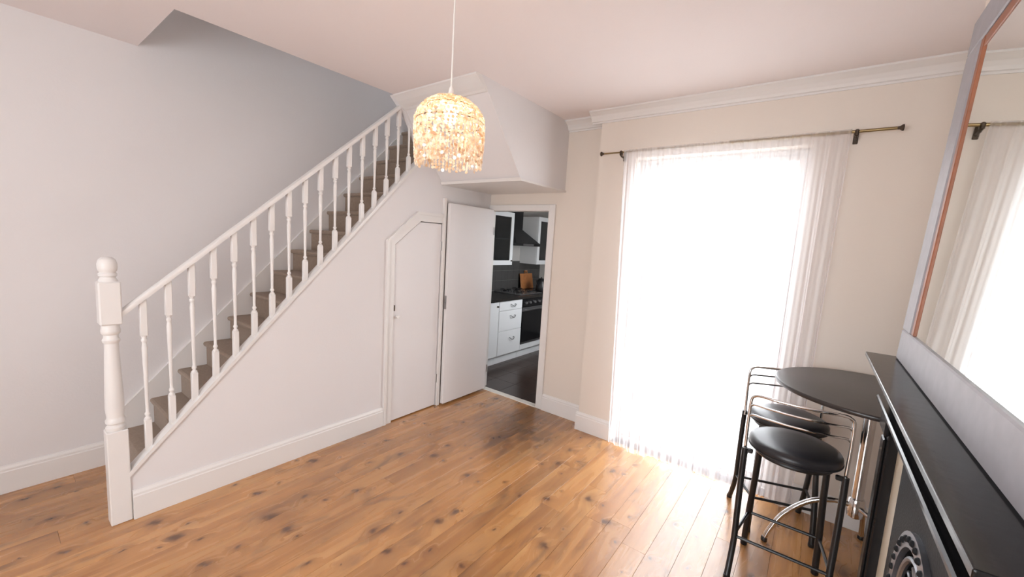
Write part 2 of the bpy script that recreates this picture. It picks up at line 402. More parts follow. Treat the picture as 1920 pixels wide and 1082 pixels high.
kb = B(); alathe(kb, [(.0, 0), (.014, .0), (.009, .006), (.008, .014), (.016, .022), (.014, .03), (0.001, .033)], n=14, cap=False)
bmesh.ops.rotate(kb, verts=kb.verts, matrix=Matrix.Rotation(PI/2, 3, 'Y')); bmesh.ops.translate(kb, verts=kb.verts, vec=(.002, 1.775, .945))
mk('knob', kb, 'plastic', d1, True)

# ---------------------------------------------------------------- kitchen door, opened back along the stair wall
d2 = struct(thing('door_2', 'plain white flush kitchen door folded back beside the doorway', 'door', (.05, 2.62, 0)))
box('door_leaf', (.030, 2.302, .022), (.068, 2.935, 1.975), 'door', d2, .002)
h = box('latch_plate', (.036, 2.2995, .97), (.062, 2.3035, 1.10), 'steel', d2)
tube('latch_bolt', [(.049, 2.292, 1.03), (.049, 2.301, 1.03)], .007, 'steel', h, 8)
for z in (1.75, .25):
    tube('hinge', [(.074, 2.94, z-.04), (.074, 2.94, z+.04)], .006, 'steel', d2, 8)
fr = struct(thing('door_3', 'white frame and architrave of the open kitchen doorway', 'door frame', (.4, YK, 0)))
box('jamb', (OX0, YK+.001, .001), (OX0+.02, YK+.104, OH), 'gloss', fr)
box('jamb', (OX1-.0, YK-.012, .001), (OX1+.022, YK+.104, OH), 'gloss', fr)
box('architrave', (OX1+.018, YK-.02, .001), (OX1+.075, YK-.0005, OH+.06), 'gloss', fr, .004)
box('head', (OX0+.031, YK-.02, OH-.001), (OX1+.022, YK+.104, OH+.06), 'gloss', fr, .003)
box('threshold', (OX0, YK-.012, -.004), (OX1, YK+.06, .006), 'cream_gloss', fr, .003)

# ---------------------------------------------------------------- patio door
w1 = struct(thing('window_1', 'white glazed patio door behind the sheer curtain', 'patio door', (2.187, 2.95, 0)))
ya, yb = 2.935, 3.0
box('frame_post', (WX0, ya, 0.001), (WX0+.03, yb, WH), 'gloss', w1, .004)
box('frame_post', (WX1-.03, ya, 0.001), (WX1, yb, WH), 'gloss', w1, .004)
box('frame_head', (WX0+.03, ya, WH-.03), (WX1-.03, yb, WH), 'gloss', w1, .004)
box('sill', (WX0+.03, ya-.02, 0.001), (WX1-.03, yb+.03, .03), 'gloss', w1, .004)
leaf = box('leaf_stile', (WX0+.032, ya+.01, .033), (WX0+.07, yb-.008, WH-.032), 'gloss', w1, .005)
box('leaf_stile', (WX1-.07, ya+.01, .033), (WX1-.032, yb-.008, WH-.032), 'gloss', w1, .005)
box('leaf_rail', (WX0+.07, ya+.01, WH-.07), (WX1-.07, yb-.008, WH-.032), 'gloss', w1, .005)
box('leaf_rail', (WX0+.07, ya+.01, .033), (WX1-.07, yb-.008, .085), 'gloss', w1, .005)
box('pane', (WX0+.068, ya+.03, .083), (WX1-.068, ya+.036, WH-.068), 'glass', w1)
w2 = struct(thing('window_2', 'white framed front window behind the viewer', 'window', (2, YF-.06, .6)))
for lo, hi in (((1, YF-.09, .6), (1.06, YF-.03, 2.3)), ((2.94, YF-.09, .6), (3, YF-.03, 2.3)), ((1.06, YF-.09, .6), (2.94, YF-.03, .66)), ((1.06, YF-.09, 2.24), (2.94, YF-.03, 2.3)), ((1.98, YF-.09, .66), (2.02, YF-.03, 2.24))):
    box('frame_bar', lo, hi, 'gloss', w2, .003)
box('pane', (1.06, YF-.062, .66), (1.98, YF-.058, 2.24), 'glass', w2)
box('pane', (2.02, YF-.062, .66), (2.94, YF-.058, 2.24), 'glass', w2)

# ================================================================== STAIRCASE
st = thing('staircase', 'steep white staircase with brown carpet and turned spindles', 'staircase', (-.4, 0, 0))
NY, NZ, RY, RZ = .1259, .2226, .1597, .1785
for k in range(16):
    y, z = NY+k*RY, NZ+k*RZ
    zb = 0.001 if k == 0 else z-RZ-.012
    yb2 = min(y+RY+.05, YK-.001)
    if y > YK-.08: break
    prof = [(y+.018, zb), (y+.018, z-.034), (y+.004, z-.030), (y-.002, z-.016), (y+.002, z-.004), (y+.012, z), (yb2, z), (yb2, zb)]
    prism('step', prof, 'x', -WS+.03, -.052, 'carpet', st)
# wall string (white board along the wall)
yt = 2.4
bm = aprism(B(), [(.10, .001), (.10, .325), (yt, .325+1.05*(yt-.10)), (yt, 1.05*(yt-.10)-.15), (.3, .001)], 'x', -WS+.0005, -WS+.028)
mk('wall_string', bm, 'gloss', st)
# string capping over the spandrel wall
ye = 1.99
cap = [(Y0, sz(Y0)+.0005), (ye, sz(ye)+.0005), (ye, sz(ye)+.028), (Y0, sz(Y0)+.028)]
mk('string_cap', aprism(B(), cap, 'x', -.066, .012), 'gloss', st)
# handrail, bread-loaf section
def railsec(): return [(-.026, -.036), (.026, -.036), (.028, -.022), (.024, -.008), (.012, 0), (-.012, 0), (-.024, -.008), (-.028, -.022)]
bm = B(); ya_, yb_ = .045, 2.02
va = [bm.verts.new((-.03+a, ya_, hz(ya_)+b)) for a, b in railsec()]; vb = [bm.verts.new((-.03+a, yb_, hz(yb_)+b)) for a, b in railsec()]
bm.faces.new(va); bm.faces.new(vb[::-1])
for i in range(8): bm.faces.new((va[i], vb[i], vb[(i+1) % 8], va[(i+1) % 8]))
mk('handrail', bm, 'gloss', st, True)
# newel post
nx, ny, nh = -.033, .0045, .043
npost = mk('newel_post', abox(B(), (nx-nh, ny-nh, .001), (nx+nh, ny+nh, .525), .004), 'gloss', st)
bm = B(); alathe(bm, [(.036, .524), (.041, .532), (.041, .545), (.033, .552), (.033, .56), (.040, .567), (.041, .58), (.036, .59), (.034, .60), (.0385, .64), (.0375, .72), (.033, .85), (.029, .97), (.0285, 1.0), (.034, 1.006), (.036, 1.018), (.030, 1.028), (.030, 1.045), (.037, 1.052), (.039, 1.068), (.036, 1.082), (.036, 1.101)], (nx, ny), 24)
mk('newel_turning', bm, 'gloss', npost, True)
mk('newel_block', abox(B(), (nx-nh, ny-nh, 1.10), (nx+nh, ny+nh, 1.325), .006), 'gloss', npost)
bm = B(); alathe(bm, [(.038, 1.324), (.036, 1.334), (.030, 1.342), (.030, 1.349), (.036, 1.353), (.037, 1.364), (.031, 1.370), (.031, 1.374), (.036, 1.380), (.039, 1.395), (.039, 1.415), (.034, 1.435), (.022, 1.447), (.004, 1.452)], (nx, ny), 24)
mk('newel_cap', bm, 'gloss', npost, True)
# spindles
def spindle(y):
    zb, zt = sz(y)+.028-.014, hz(y)-.03
    L = zt-zb; c = (-.03, y); hw = .0155
    b0 = zb+.21*L; t0 = zt-.235*L
    bm = B()
    def sq(z0, z1): abox(bm, (c[0]-hw, c[1]-hw, z0), (c[0]+hw, c[1]+hw, z1), .003)
    sq(zb, b0); sq(t0, zt)
    m = lambda f: b0+(t0-b0)*f
    alathe(bm, [(.015, m(-.01)), (.0155, m(.015)), (.009, m(.03)), (.0085, m(.045)), (.0125, m(.06)), (.0125, m(.075)), (.008, m(.09)), (.0078, m(.16)), (.0095, m(.45)), (.0125, m(.78)), (.0132, m(.86)), (.010, m(.91)), (.0095, m(.925)), (.0135, m(.94)), (.0135, m(.96)), (.010, m(.975)), (.0145, m(1.01))], c, 12)
    return bm
for k in range(17): mk('spindle', spindle(.134+.109*k), 'gloss', st, True)

# ================================================================== PENDANT LAMP
dpt = 1.77; LX = (843-960)/FPX*dpt; LZ = (541-247)/FPX*dpt
lc = CAM + fwd*dpt + rt*LX + up*LZ           # centre of the shade: 32 cm shade seen 137 px wide
lamp = thing('pendant_lamp', 'lit pendant lamp with a domed shade of amber shell strands', 'lamp', (lc.x, lc.y, lc.z))
ztop = lc.z+.142
bm = B(); alathe(bm, [(.005, H-.045), (.03, H-.04), (.048, H-.012), (.05, H-.0005)], (lc.x, lc.y), 20); mk('ceiling_rose', bm, 'plastic', lamp, True)
tube('cord', [(lc.x, lc.y, ztop+.02), (lc.x, lc.y, H-.04)], .0038, 'plastic', lamp, 8)
bm = B(); alathe(bm, [(.006, ztop+.045), (.010, ztop+.035), (.014, ztop+.01), (.021, ztop), (.021, ztop-.035), (.016, ztop-.045)], (lc.x, lc.y), 16); mk('lamp_holder', bm, 'plastic', lamp, True)
zc = ztop-.075
bm = B(); alathe(bm, [(.001, zc-.038)] + [(.032*math.cos(a), zc-.006+.032*math.sin(a)) for a in [(-80+15*i)*PI/180 for i in range(10)]] + [(.018, zc+.035), (.014, zc+.045)], (lc.x, lc.y), 16, False)
mk('bulb', bm, 'bulb', lamp, True)
def ring(name, r, z, t=.0025): 
    return tube(name, [(lc.x+r*math.cos(2*PI*i/40), lc.y+r*math.sin(2*PI*i/40), z) for i in range(40)], t, 'brass', lamp, 6, True)
ring('wire_ring', .03, ztop-.004); ring('wire_ring', .147, ztop-.105, .0018); ring('wire_ring', .1, ztop-.04, .0018)
for i in range(3):
    a = 2*PI*i/3; tube('wire_spoke', [(lc.x+.018*math.cos(a), lc.y+.018*math.sin(a), ztop-.004), (lc.x+.03*math.cos(a), lc.y+.03*math.sin(a), ztop-.004)], .002, 'brass', lamp, 6)
def chip(bm, c, s, ax):
    n = Vector((random.gauss(0, 1), random.gauss(0, 1), random.gauss(0, .5))).normalized()
    n = (n*.6 + ax).normalized(); a = n.orthogonal().normalized(); b = n.cross(a)
    vs = [[bm.verts.new(c + s*(math.cos(2*PI*i/6)*a + math.sin(2*PI*i/6)*b) + n*t) for i in range(6)] for t in (-.0007, .0007)]
    bm.faces.new(vs[0]); bm.faces.new(vs[1][::-1])
    for i in range(6): bm.faces.new((vs[0][i], vs[1][i], vs[1][(i+1) % 6], vs[0][(i+1) % 6]))
NS = 54
for i in range(NS):
    a0 = 2*PI*i/NS; pts = []
    for j in range(11):
        t = j/10; r = .03+.122*math.sin(t*PI/2)**1.0; z = ztop-.004-.115*(1-math.cos(t*PI/2))
        pts.append((r, z, a0+.55*(1-t)+random.uniform(-.04, .04)))
    low = ztop-.285+random.uniform(-.008, .012)
    n = 12
    for j in range(1, n+1): pts.append((.152-.008*(j/n)**2, ztop-.119+(low-(ztop-.119))*j/n, a0+random.uniform(-.012, .012)))
    bm = B()
    V = [Vector((lc.x+r*math.cos(a), lc.y+r*math.sin(a), z)) for r, z, a in pts]
    for j, (v, (r, z, a)) in enumerate(zip(V, pts)):
        chip(bm, v, random.uniform(.0066, .0092), Vector((math.cos(a), math.sin(a), .9 if j < 8 else 0)))
    atube(bm, V, .0006, 3)
    mk('shell_strand', bm, 'capiz', lamp)

# ================================================================== CURTAIN
RODY, RODZ = 2.738, 2.405
rod = thing('curtain_rod', 'slim brass curtain rod fixed above the patio door', 'curtain rod', (2.24, RODY, RODZ))
RX0, RX1 = 1.345, 3.137
tube('rod', [(RX0+.02, RODY, RODZ), (2.3, RODY, RODZ)], .006, 'brass', rod, 10)
tube('rod_outer', [(2.28, RODY, RODZ), (RX1-.02, RODY, RODZ)], .0085, 'brass', rod, 10)
for xe, s in ((RX0+.02, -1), (RX1-.02, 1)):
    bm = B(); alathe(bm, [(.006, 0), (.009, .002), (.009, .010), (.014, .016), (.018, .02), (.018, .027), (.004, .03)], n=14)
    bmesh.ops.rotate(bm, verts=bm.verts, matrix=Matrix.Rotation(s*PI/2, 3, 'Y')); bmesh.ops.translate(bm, verts=bm.verts, vec=(xe, RODY, RODZ)); mk('finial', bm, 'dark_brass', rod, True)
for xb_ in (1.512, 2.945):
    br = box('bracket', (xb_-.012, YW-.007, RODZ-.055), (xb_+.012, YW-.0005, RODZ+.015), 'dark_brass', rod, .003)
    tube('bracket_arm', [(xb_, YW-.004, RODZ-.032), (xb_, RODY+.012, RODZ-.03), (xb_, RODY, RODZ-.024)], .007, 'dark_brass', br, 8)
    box('bracket_cup', (xb_-.01, RODY-.016, RODZ-.028), (xb_+.01, RODY+.016, RODZ+.012), 'dark_brass', br, .006)
bm = B(); NX, NZc = 520, 26
CX0, CX1 = 1.532, 2.925
grid = []
for j in range(NZc+1):
    t = j/NZc; z = RODZ+.014 - t*(RODZ+.014-.014); row = []
    for i in range(NX+1):
        s = i/NX; xx = CX0+(CX1-CX0)*s
        fl_ = .4+.6*min(1, t*1.6)
        x_ = xx + t*(.075*(1-s)**2 - .025*s**2) + .010*fl_*math.sin(s*97+1.3)
        y_ = RODY - .0105*(1 if t < .03 else 0) + fl_*(.009*math.sin(s*2*PI*26+.6*math.sin(s*31)+.5*t) + .004*math.sin(s*2*PI*61+1.1+t))
        if t < .03: y_ = RODY-.0115+.0008*math.sin(s*400)
        zz = z + (t**6)*(.012*math.sin(s*23+.5)+.016*s+.006*math.sin(s*71))
        row.append(bm.verts.new((x_, y_, zz)))
    grid.append(row)
for j in range(NZc):
    for i in range(NX): bm.faces.new((grid[j][i], grid[j][i+1], grid[j+1][i+1], grid[j+1][i]))
cu = mk('sheer_curtain', bm, 'voile', None, True)
tag(cu, 'white sheer voile curtain hanging floor length over the patio door', 'curtain')

# ================================================================== BAR TABLE
TX, TY, TZ, TR = 3.165, 2.365, .992, .432
tb = thing('bar_table', 'round dark bar table on a chrome pedestal in the alcove', 'table', (TX, TY, 0))
bm = B(); alathe(bm, [(TR-.012, TZ-.026), (TR-.003, TZ-.022), (TR, TZ-.014), (TR, TZ-.006), (TR-.004, TZ-.001), (TR-.01, TZ)], (TX, TY), 72); mk('tabletop', bm, 'black_wood', tb, True)
bm = B(); alathe(bm, [(.11, TZ-.034), (.11, TZ-.0265)], (TX, TY), 28); mk('top_plate', bm, 'chrome', tb, True)
bm = B(); alathe(bm, [(.026, .33), (.026, TZ-.034)], (TX, TY), 20); mk('column', bm, 'chrome', tb, True)
bm = B(); alathe(bm, [(.02, .30), (.034, .31), (.036, .33), (.036, .40), (.03, .41)], (TX, TY), 20); mk('hub', bm, 'chrome', tb, True)
for ang in (188, 77, -55):
    a = math.radians(ang); d = Vector((math.cos(a), math.sin(a), 0)); c = Vector((TX, TY, 0))
    P = [c+d*.02+Vector((0, 0, .365)), c+d*.10+Vector((0, 0, .362)), c+d*.20+Vector((0, 0, .315)), c+d*.30+Vector((0, 0, .205)), c+d*.355+Vector((0, 0, .09)), c+d*.378+Vector((0, 0, .014))]
    lg = tube('leg', smoothpath(P, 6), .0135, 'chrome', tb, 12)
    bm = B(); e = P[-1]; alathe(bm, [(.016, .0005), (.017, .006), (.016, .022), (.013, .026)], (e.x, e.y), 14); mk('foot_cap', bm, 'black_metal', lg, True)

# ================================================================== BAR STOOLS
def stool(label):
    t = thing('bar_stool', label, 'stool', (0, 0, 0), 0, 'black bar stools with chrome backs')
    R = .2; z0, z1 = .665, .722
    bm = B(); alathe(bm, [(R-.02, z0), (R-.004, z0+.006), (R, z0+.02), (R, z0+.036), (R-.008, z0+.048), (R-.03, z1), (R*.5, z1+.004), (.01, z1+.005)], n=56)
    seat = mk('seat', bm, 'black_vinyl', t, True)
    bm = B(); atube(bm, [((R+.0005)*math.cos(2*PI*i/56), (R+.0005)*math.sin(2*PI*i/56), z0+.012) for i in range(56)], .003, 6, True); mk('piping', bm, 'black_vinyl', seat, True)
    bm = B(); atube(bm, [(.165*math.cos(2*PI*i/40), .165*math.sin(2*PI*i/40), z0-.012) for i in range(40)], .011, 8, True); mk('seat_ring', bm, 'black_metal', t, True)
    yb = -.115; xw = .203
    def bow(f): return yb - .035*(1-(2*f-1)**2)
    top = [(-xw, yb+.01, .64), (-xw-.002, yb+.004, .80), (-xw, yb, .917)]
    arc = [(-xw+.012, yb-.004, .944), (-xw+.04, bow(.1), .954)] + [(-xw+.04+(2*xw-.08)*f, bow(.1+.8*f), .954) for f in (.25, .5, .75)] + [(xw-.04, bow(.9), .954), (xw-.012, yb-.004, .944)]
    P = top+arc+[(-p[0], p[1], p[2]) for p in top[::-1]]
    tube('back_frame', smoothpath(P, 5), .0075, 'chrome', t, 10)
    for zr in (.902, .848):
        P = [(-xw+.002, yb+.002, zr-.012), (-xw+.018, yb-.006, zr)] + [(-xw+2*xw*f, bow(f), zr) for f in (.15, .35, .5, .65, .85)] + [(xw-.018, yb-.006, zr), (xw-.002, yb+.002, zr-.012)]
        tube('back_rail', smoothpath(P, 5), .0055, 'chrome', t, 8)
    for s in (-1, 1):
        P = [(s*.203, -.115, .665), (s*.203, -.125, .55), (s*.2, -.14, .32), (s*.197, -.155, .19), (s*.2, -.19, .08), (s*.203, -.225, .012)]
        lg = tube('leg', smoothpath(P, 5), .0145, 'black_metal', t, 12)
        bm = B(); alathe(bm, [(.015, .0005), (.0165, .004), (.016, .02)], P[-1][:2], 12); mk('foot_cap', bm, 'black_metal', lg, True)
        box('leg_bracket', (s*.185-.018, -.125, z0-.022), (s*.185+.018, -.095, z0-.004), 'black_metal', lg, .004)
        P = [(s*.145, .05, z0-.012), (s*.15, .07, .45), (s*.16, .10, .2), (s*.165, .115, .012)]
        lg = tube('leg', smoothpath(P, 5), .0155, 'black_metal', t, 12)
        bm = B(); alathe(bm, [(.016, .0005), (.0175, .004), (.017, .02)], P[-1][:2], 12); mk('foot_cap', bm, 'black_metal', lg, True)
        tube('footrest', [(s*.198, -.153, .205), (s*.16, .098, .21)], .008, 'black_metal', t, 8)
    tube('footrest', [(-.16, .098, .21), (.16, .098, .21)], .008, 'black_metal', t, 8)
    tube('footrest', [(-.197, -.155, .195), (.197, -.155, .195)], .008, 'black_metal', t, 8)
    return t
s1 = stool('black bar stool turned to the window, in front of the other stool')
s2 = dup(s1, (2.82, 2.498, 0), math.radians(-161), 'black bar stool between the sheer curtain and the other stool')
s1.location = (2.868, 2.083, 0); s1.rotation_euler = (0, 0, math.radians(1))

# ================================================================== FIREPLACE
fp = thing('fireplace', 'black painted fireplace surround with cream slips and cast iron insert', 'fireplace', (3.2, 1.02, 0))
BX = 3.2045
FY0, FY1 = .42, 1.625
ML = 1.742
box('mantel_shelf', (3.050, .30, 1.284), (BX, ML, 1.30), 'mantel', fp, .003, 2)
pts = [(BX, 1.2838), (3.066, 1.2838), (3.072, 1.262), (3.085, 1.245), (3.10, 1.236), (3.104, 1.222), (BX, 1.222)]
prism('shelf_moulding', pts, 'y', .34, 1.70, 'matte_black', fp)
box('frieze', (3.128, .40, 1.11), (BX, 1.645, 1.222), 'matte_black', fp, .002)
pts = [(3.13, 1.156), (3.100, 1.154), (3.096, 1.149), (3.096, 1.140), (3.106, 1.128), (3.128, 1.12)]
prism('frieze_moulding', pts, 'y', .36, 1.672, 'mantel', fp)
for a, b in ((1.508, 1.625), (.42, .537)):
    lg = box('pilaster', (3.126, a, .14), (BX, b, 1.11), 'mantel', fp, .004)
    box('pilaster_panel', (3.1175, a+.025, .2), (3.127, b-.025, 1.03), 'mantel', lg, .006)
    box('plinth_block', (3.112, a-.008, .001), (BX, b+.008, .14), 'mantel', lg, .005)
    box('pilaster_cap', (3.112, a-.008, 1.05), (3.127, b+.008, 1.11), 'mantel', lg, .005)
# cream slips (tiles), left and right columns and the header row
def slip(a, b, z0, z1): box('slip_tile', (3.155, a, z0), (BX, b, z1), 'tile_cream', fp, .002)
for a, b in ((1.362, 1.508), (.537, .683)):
    slip(a, b, .002, 1.108)
# cast iron arch insert
ac, az, ar = .985, .725, .2
def archpts(r, n=24): return [(ac+r*math.cos(PI*i/n), az+r*math.sin(PI*i/n)) for i in range(n+1)]
bm = B()
hole = archpts(ar)
outline = [(1.362, .001), (1.362, 1.108), (.683, 1.108), (.683, .001), (ac-ar, .001)] + hole[::-1] + [(ac+ar, .001)]
aprism(bm, outline, 'x', 3.150, BX)
ins = mk('insert_arch', bm, 'iron', fp)
def archrim(name, r0_, r1_, x0, x1, m, parent):
    a = archpts(r0_); b = archpts(r1_); bm = B()
    aprism(bm, [(ac+r0_, .002)] + a + [(ac-r0_, .002), (ac-r1_, .002)] + b[::-1] + [(ac+r1_, .002)], 'x', x0, x1); return mk(name, bm, m, parent)
archrim('arch_rim', .198, .24, 3.138, 3.151, 'iron_hi', ins)
for i in range(19):
    a = PI*i/18; y, z = ac+.219*math.cos(a), az+.219*math.sin(a)
    bm = B(); alathe(bm, [(.009, 0), (.009, .003), (.006, .007), (.001, .0085)], n=10); bmesh.ops.rotate(bm, verts=bm.verts, matrix=Matrix.Rotation(-PI/2, 3, 'Y')); bmesh.ops.translate(bm, verts=bm.verts, vec=(3.1385, y, z)); mk('arch_stud', bm, 'iron', ins, True)
for k, r in enumerate((.172, .138, .104)):
    pts = [(3.150+.008*k, ac+r*math.cos(PI*i/24), az+r*math.sin(PI*i/24)-.02*k) for i in range(25)]
    tube('hood_scroll', pts, .008, 'iron_hi', ins, 8)
for i in range(9):
    a = PI*(i+1)/10
    pts = [(3.160, ac+r*math.cos(a+.12*math.sin((r-.1)*40)), az-.02+r*math.sin(a+.12*math.sin((r-.1)*40))) for r in [.075+.012*j for j in range(9)]]
    tube('hood_scroll', pts, .006, 'iron_hi', ins, 6)
box('firebox', (3.196, ac-.199, .002), (3.2040, ac+.199, .924), 'dark', ins)
for i in range(9): tube('grate_bar', [(3.140, ac-.16+.04*i, .1), (3.140, ac-.16+.04*i, .26)], .007, 'iron', ins, 8)
for z in (.1, .26): tube('grate_rail', [(3.140, ac-.19, z), (3.140, ac+.19, z)], .009, 'iron', ins, 8)

# ---------------------------------------------------------------- mirror leaning on the mantel
mr = thing('mantel_mirror', 'large grey framed mirror leaning on the black mantel shelf', 'mirror', (3.15, 1.02, 1.3005))
MH, MW0, MW1, fw, fb = 1.18, .345, 1.703, .15, .112
lean = math.atan2(.052, MH)
def mpart(name, lo, hi, m, parent, bev=.004):
    o = box(name, lo, hi, m, parent, bev)
    o.data.transform(Matrix.Translation((3.134, 0, 1.3008)) @ Matrix.Rotation(lean, 4, 'Y')); return o
mpart('bottom_rail', (0, MW0, 0), (.018, MW1, fb), 'mirror_frame', mr)
mpart('top_rail', (0, MW0, MH-fb), (.018, MW1, MH), 'mirror_frame', mr)
mpart('stile', (0, MW1-fw, fb), (.018, MW1, MH-fb), 'mirror_frame', mr)
mpart('stile', (0, MW0, fb), (.018, MW0+fw, MH-fb), 'mirror_frame', mr)
i0, i1, q = MW0+fw, MW1-fw, .035
mpart('inner_slip', (.004, i1-q, fb), (.016, i1, MH-fb), 'brown_slip', mr, .002)
mpart('inner_slip', (.004, i0, fb), (.016, i0+q, MH-fb), 'brown_slip', mr, .002)
mpart('inner_slip', (.006, i0+q, MH-fb-q), (.016, i1-q, MH-fb), 'brown_slip', mr, .002)
mpart('mirror_glass', (.009, i0+q, fb), (.014, i1-q, MH-fb-q), 'mirror', mr, 0)

# ================================================================== KITCHEN
struct(box('wall_kitchen_left', (-1.1, YK+.1, 0), (-1.0, 5.9, 2.5), 'kitchen_wall'), 'kitchen wall behind the units', 'wall')
struct(box('wall_kitchen_far', (-1.1, 5.8, 0), (1.3, 5.9, 2.5), 'kitchen_wall'), 'far kitchen wall', 'wall')
bm = B(); abox(bm, (1.2, YK+.1, 0), (1.3, 3.75, 2.5)); abox(bm, (1.2, 4.85, 0), (1.3, 5.8, 2.5)); abox(bm, (1.2, 3.75, 0), (1.3, 4.85, .95)); abox(bm, (1.2, 3.75, 2.1), (1.3, 4.85, 2.5))
struct(mk('wall_kitchen_right', bm, 'kitchen_wall'), 'kitchen side wall with a window to the patio', 'wall')
struct(box('ceiling_kitchen', (-1.1, YK+.1, 2.5), (1.3, 5.9, 2.6), 'kitchen_wall'), 'kitchen ceiling', 'ceiling')
w3 = struct(thing('window_3', 'kitchen side window facing the patio', 'window', (1.25, 4.3, .95)))
for lo, hi in (((1.23, 3.75, .95), (1.28, 3.8, 2.1)), ((1.23, 4.8, .95), (1.28, 4.85, 2.1)), ((1.23, 3.8, .95), (1.28, 4.8, 1.0)), ((1.23, 3.8, 2.05), (1.28, 4.8, 2.1))): box('frame_bar', lo, hi, 'gloss', w3)
box('pane', (1.253, 3.8, 1.0), (1.257, 4.8, 2.05), 'glass', w3)

FX = -.40
def pull(parent, y, z, wd=.09):
    P = [(FX+.002, y-wd/2, z+.012), (FX+.022, y-wd/2, z+.010), (FX+.03, y-wd/4, z-.008), (FX+.032, y, z-.014), (FX+.03, y+wd/4, z-.008), (FX+.022, y+wd/2, z+.010), (FX+.002, y+wd/2, z+.012)]
    tube('handle', smoothpath(P, 4), .0055, 'steel', parent, 8)
def unit(name, y0, y1, label, grp='white kitchen base units'):
    u = thing(name, label, 'cabinet', (-.7, (y0+y1)/2, 0), 0, None)
    box('body', (-.995, y0+.001, .12), (FX-.02, y1-.001, .862), 'cab_white', u)
    box('plinth', (-.95, y0+.001, .001), (FX-.06, y1-.001, .119), 'cab_white', u)
    return u
u = unit('base_cabinet', 3.10, 3.70, 'white base cabinet with one door beside the kitchen drawers')
d = box('door', (FX-.019, 3.104, .125), (FX, 3.696, .858), 'cab_white', u, .003); tube('handle', [(FX, 3.66, .80), (FX+.022, 3.66, .80)], .011, 'dark_brass', d, 10)
u = unit('drawer_cabinet', 3.70, 4.215, 'white drawer cabinet with curved handles left of the oven')
for z0, z1 in ((.735, .858), (.455, .730), (.125, .450)):
    d = box('drawer', (FX-.019, 3.704, z0), (FX, 4.211, z1), 'cab_white', u, .003)
    pull(d, 3.99, (z0+z1)/2+ (.0 if z0 > .7 else .05))
ov = thing('oven', 'black glass built-in oven with steel control panel', 'oven', (-.7, 4.52, .12))
box('body', (-.98, 4.22, .20), (FX-.022, 4.815, .862), 'black_metal', ov)
box('kick_panel', (FX-.03, 4.22, .122), (FX-.004, 4.815, .198), 'cab_white', ov, .002)
box('plinth', (-.95, 4.22, .001), (FX-.06, 4.815, .119), 'cab_white', ov)
cp = box('control_panel', (FX-.02, 4.222, .745), (FX+.004, 4.813, .858), 'oven_glass', ov, .003)
for y in (4.30, 4.40, 4.52, 4.64, 4.74):
    bm = B(); alathe(bm, [(.02, 0), (.018, .018), (.015, .022)], n=14); bmesh.ops.rotate(bm, verts=bm.verts, matrix=Matrix.Rotation(PI/2, 3, 'Y')); bmesh.ops.translate(bm, verts=bm.verts, vec=(FX+.004, y, .80)); mk('knob', bm, 'steel', cp, True)
od = box('oven_door', (FX-.02, 4.222, .205), (FX+.004, 4.813, .738), 'oven_glass', ov, .003)
box('door_trim', (FX+.0035, 4.222, .205), (FX+.007, 4.813, .232), 'steel', od); box('door_trim', (FX+.0035, 4.222, .68), (FX+.007, 4.813, .735), 'steel', od)
tube('handle', [(FX+.004, 4.27, .705), (FX+.04, 4.27, .705), (FX+.04, 4.765, .705), (FX+.004, 4.765, .705)], .008, 'steel', od, 8)
u = unit('base_cabinet', 4.82, 5.42, 'white base cabinet right of the oven')
d = box('door', (FX-.019, 4.824, .125), (FX, 5.416, .858), 'cab_white', u, .003); tube('handle', [(FX, 4.87, .80), (FX+.022, 4.87, .80)], .011, 'dark_brass', d, 10)
tag(box('worktop', (-.9995, 3.08, .8635), (FX+.025, 5.45, .90), 'worktop', None, .004), 'dark speckled worktop over the kitchen units', 'worktop')
hb = thing('gas_hob', 'steel gas hob with black pan supports on the worktop', 'hob', (-.7, 4.52, .9005))
box('hob_plate', (-.95, 4.24, .9005), (-.46, 4.80, .912), 'steel', hb, .003)
for bx_ in (-.83, -.58):
    for by in (4.37, 4.67):
        bm = B(); alathe(bm, [(.05, .912), (.05, .922), (.035, .928), (.035, .934)], (bx_, by), 18); bn = mk('burner', bm, 'black_metal', hb, True)
        for q_ in range(4):
            a = q_*PI/2; tube('pan_support', [(bx_+.03*math.cos(a), by+.03*math.sin(a), .94), (bx_+.1*math.cos(a), by+.1*math.sin(a), .94), (bx_+.1*math.cos(a), by+.1*math.sin(a), .912)], .005, 'black_metal', bn, 6)
bdm = thing('chopping_board', 'orange wooden chopping board leaning on the kitchen splashback', 'chopping board', (-.95, 5.05, .9005))
o = box('board', (-.018, -.17, 0), (0, .17, .25), 'board', bdm, .006); o.matrix_parent_inverse = Matrix(); o.rotation_euler = (0, math.radians(-10), 0); o.location = (.04, 0, .004)
o2 = tube('handle', [(-.009, -.03, .245), (-.009, -.03, .29), (-.009, .03, .29), (-.009, .03, .245)], .01, 'board', bdm, 8); o2.matrix_parent_inverse = Matrix(); o2.rotation_euler = (0, math.radians(-10), 0); o2.location = (.04, 0, .004)
kt = thing('kettle', 'dark kettle on the worktop past the hob', 'kettle', (-.62, 5.0, .9005))
bm = B(); alathe(bm, [(.075, .9005), (.082, .91), (.08, .98), (.066, 1.06), (.05, 1.085), (.046, 1.09)], (-.62, 5.0), 22); mk('body', bm, 'black_metal', kt, True)
bm = B(); alathe(bm, [(.047, 1.09), (.04, 1.10), (.012, 1.106), (.012, 1.12), (.004, 1.124)], (-.62, 5.0), 18); mk('lid', bm, 'black_metal', kt, True)
tube('handle', smoothpath([(-.62, 5.06, 1.07), (-.62, 5.12, 1.09), (-.62, 5.135, 1.02), (-.62, 5.085, .95)], 5), .009, 'black_metal', kt, 8)
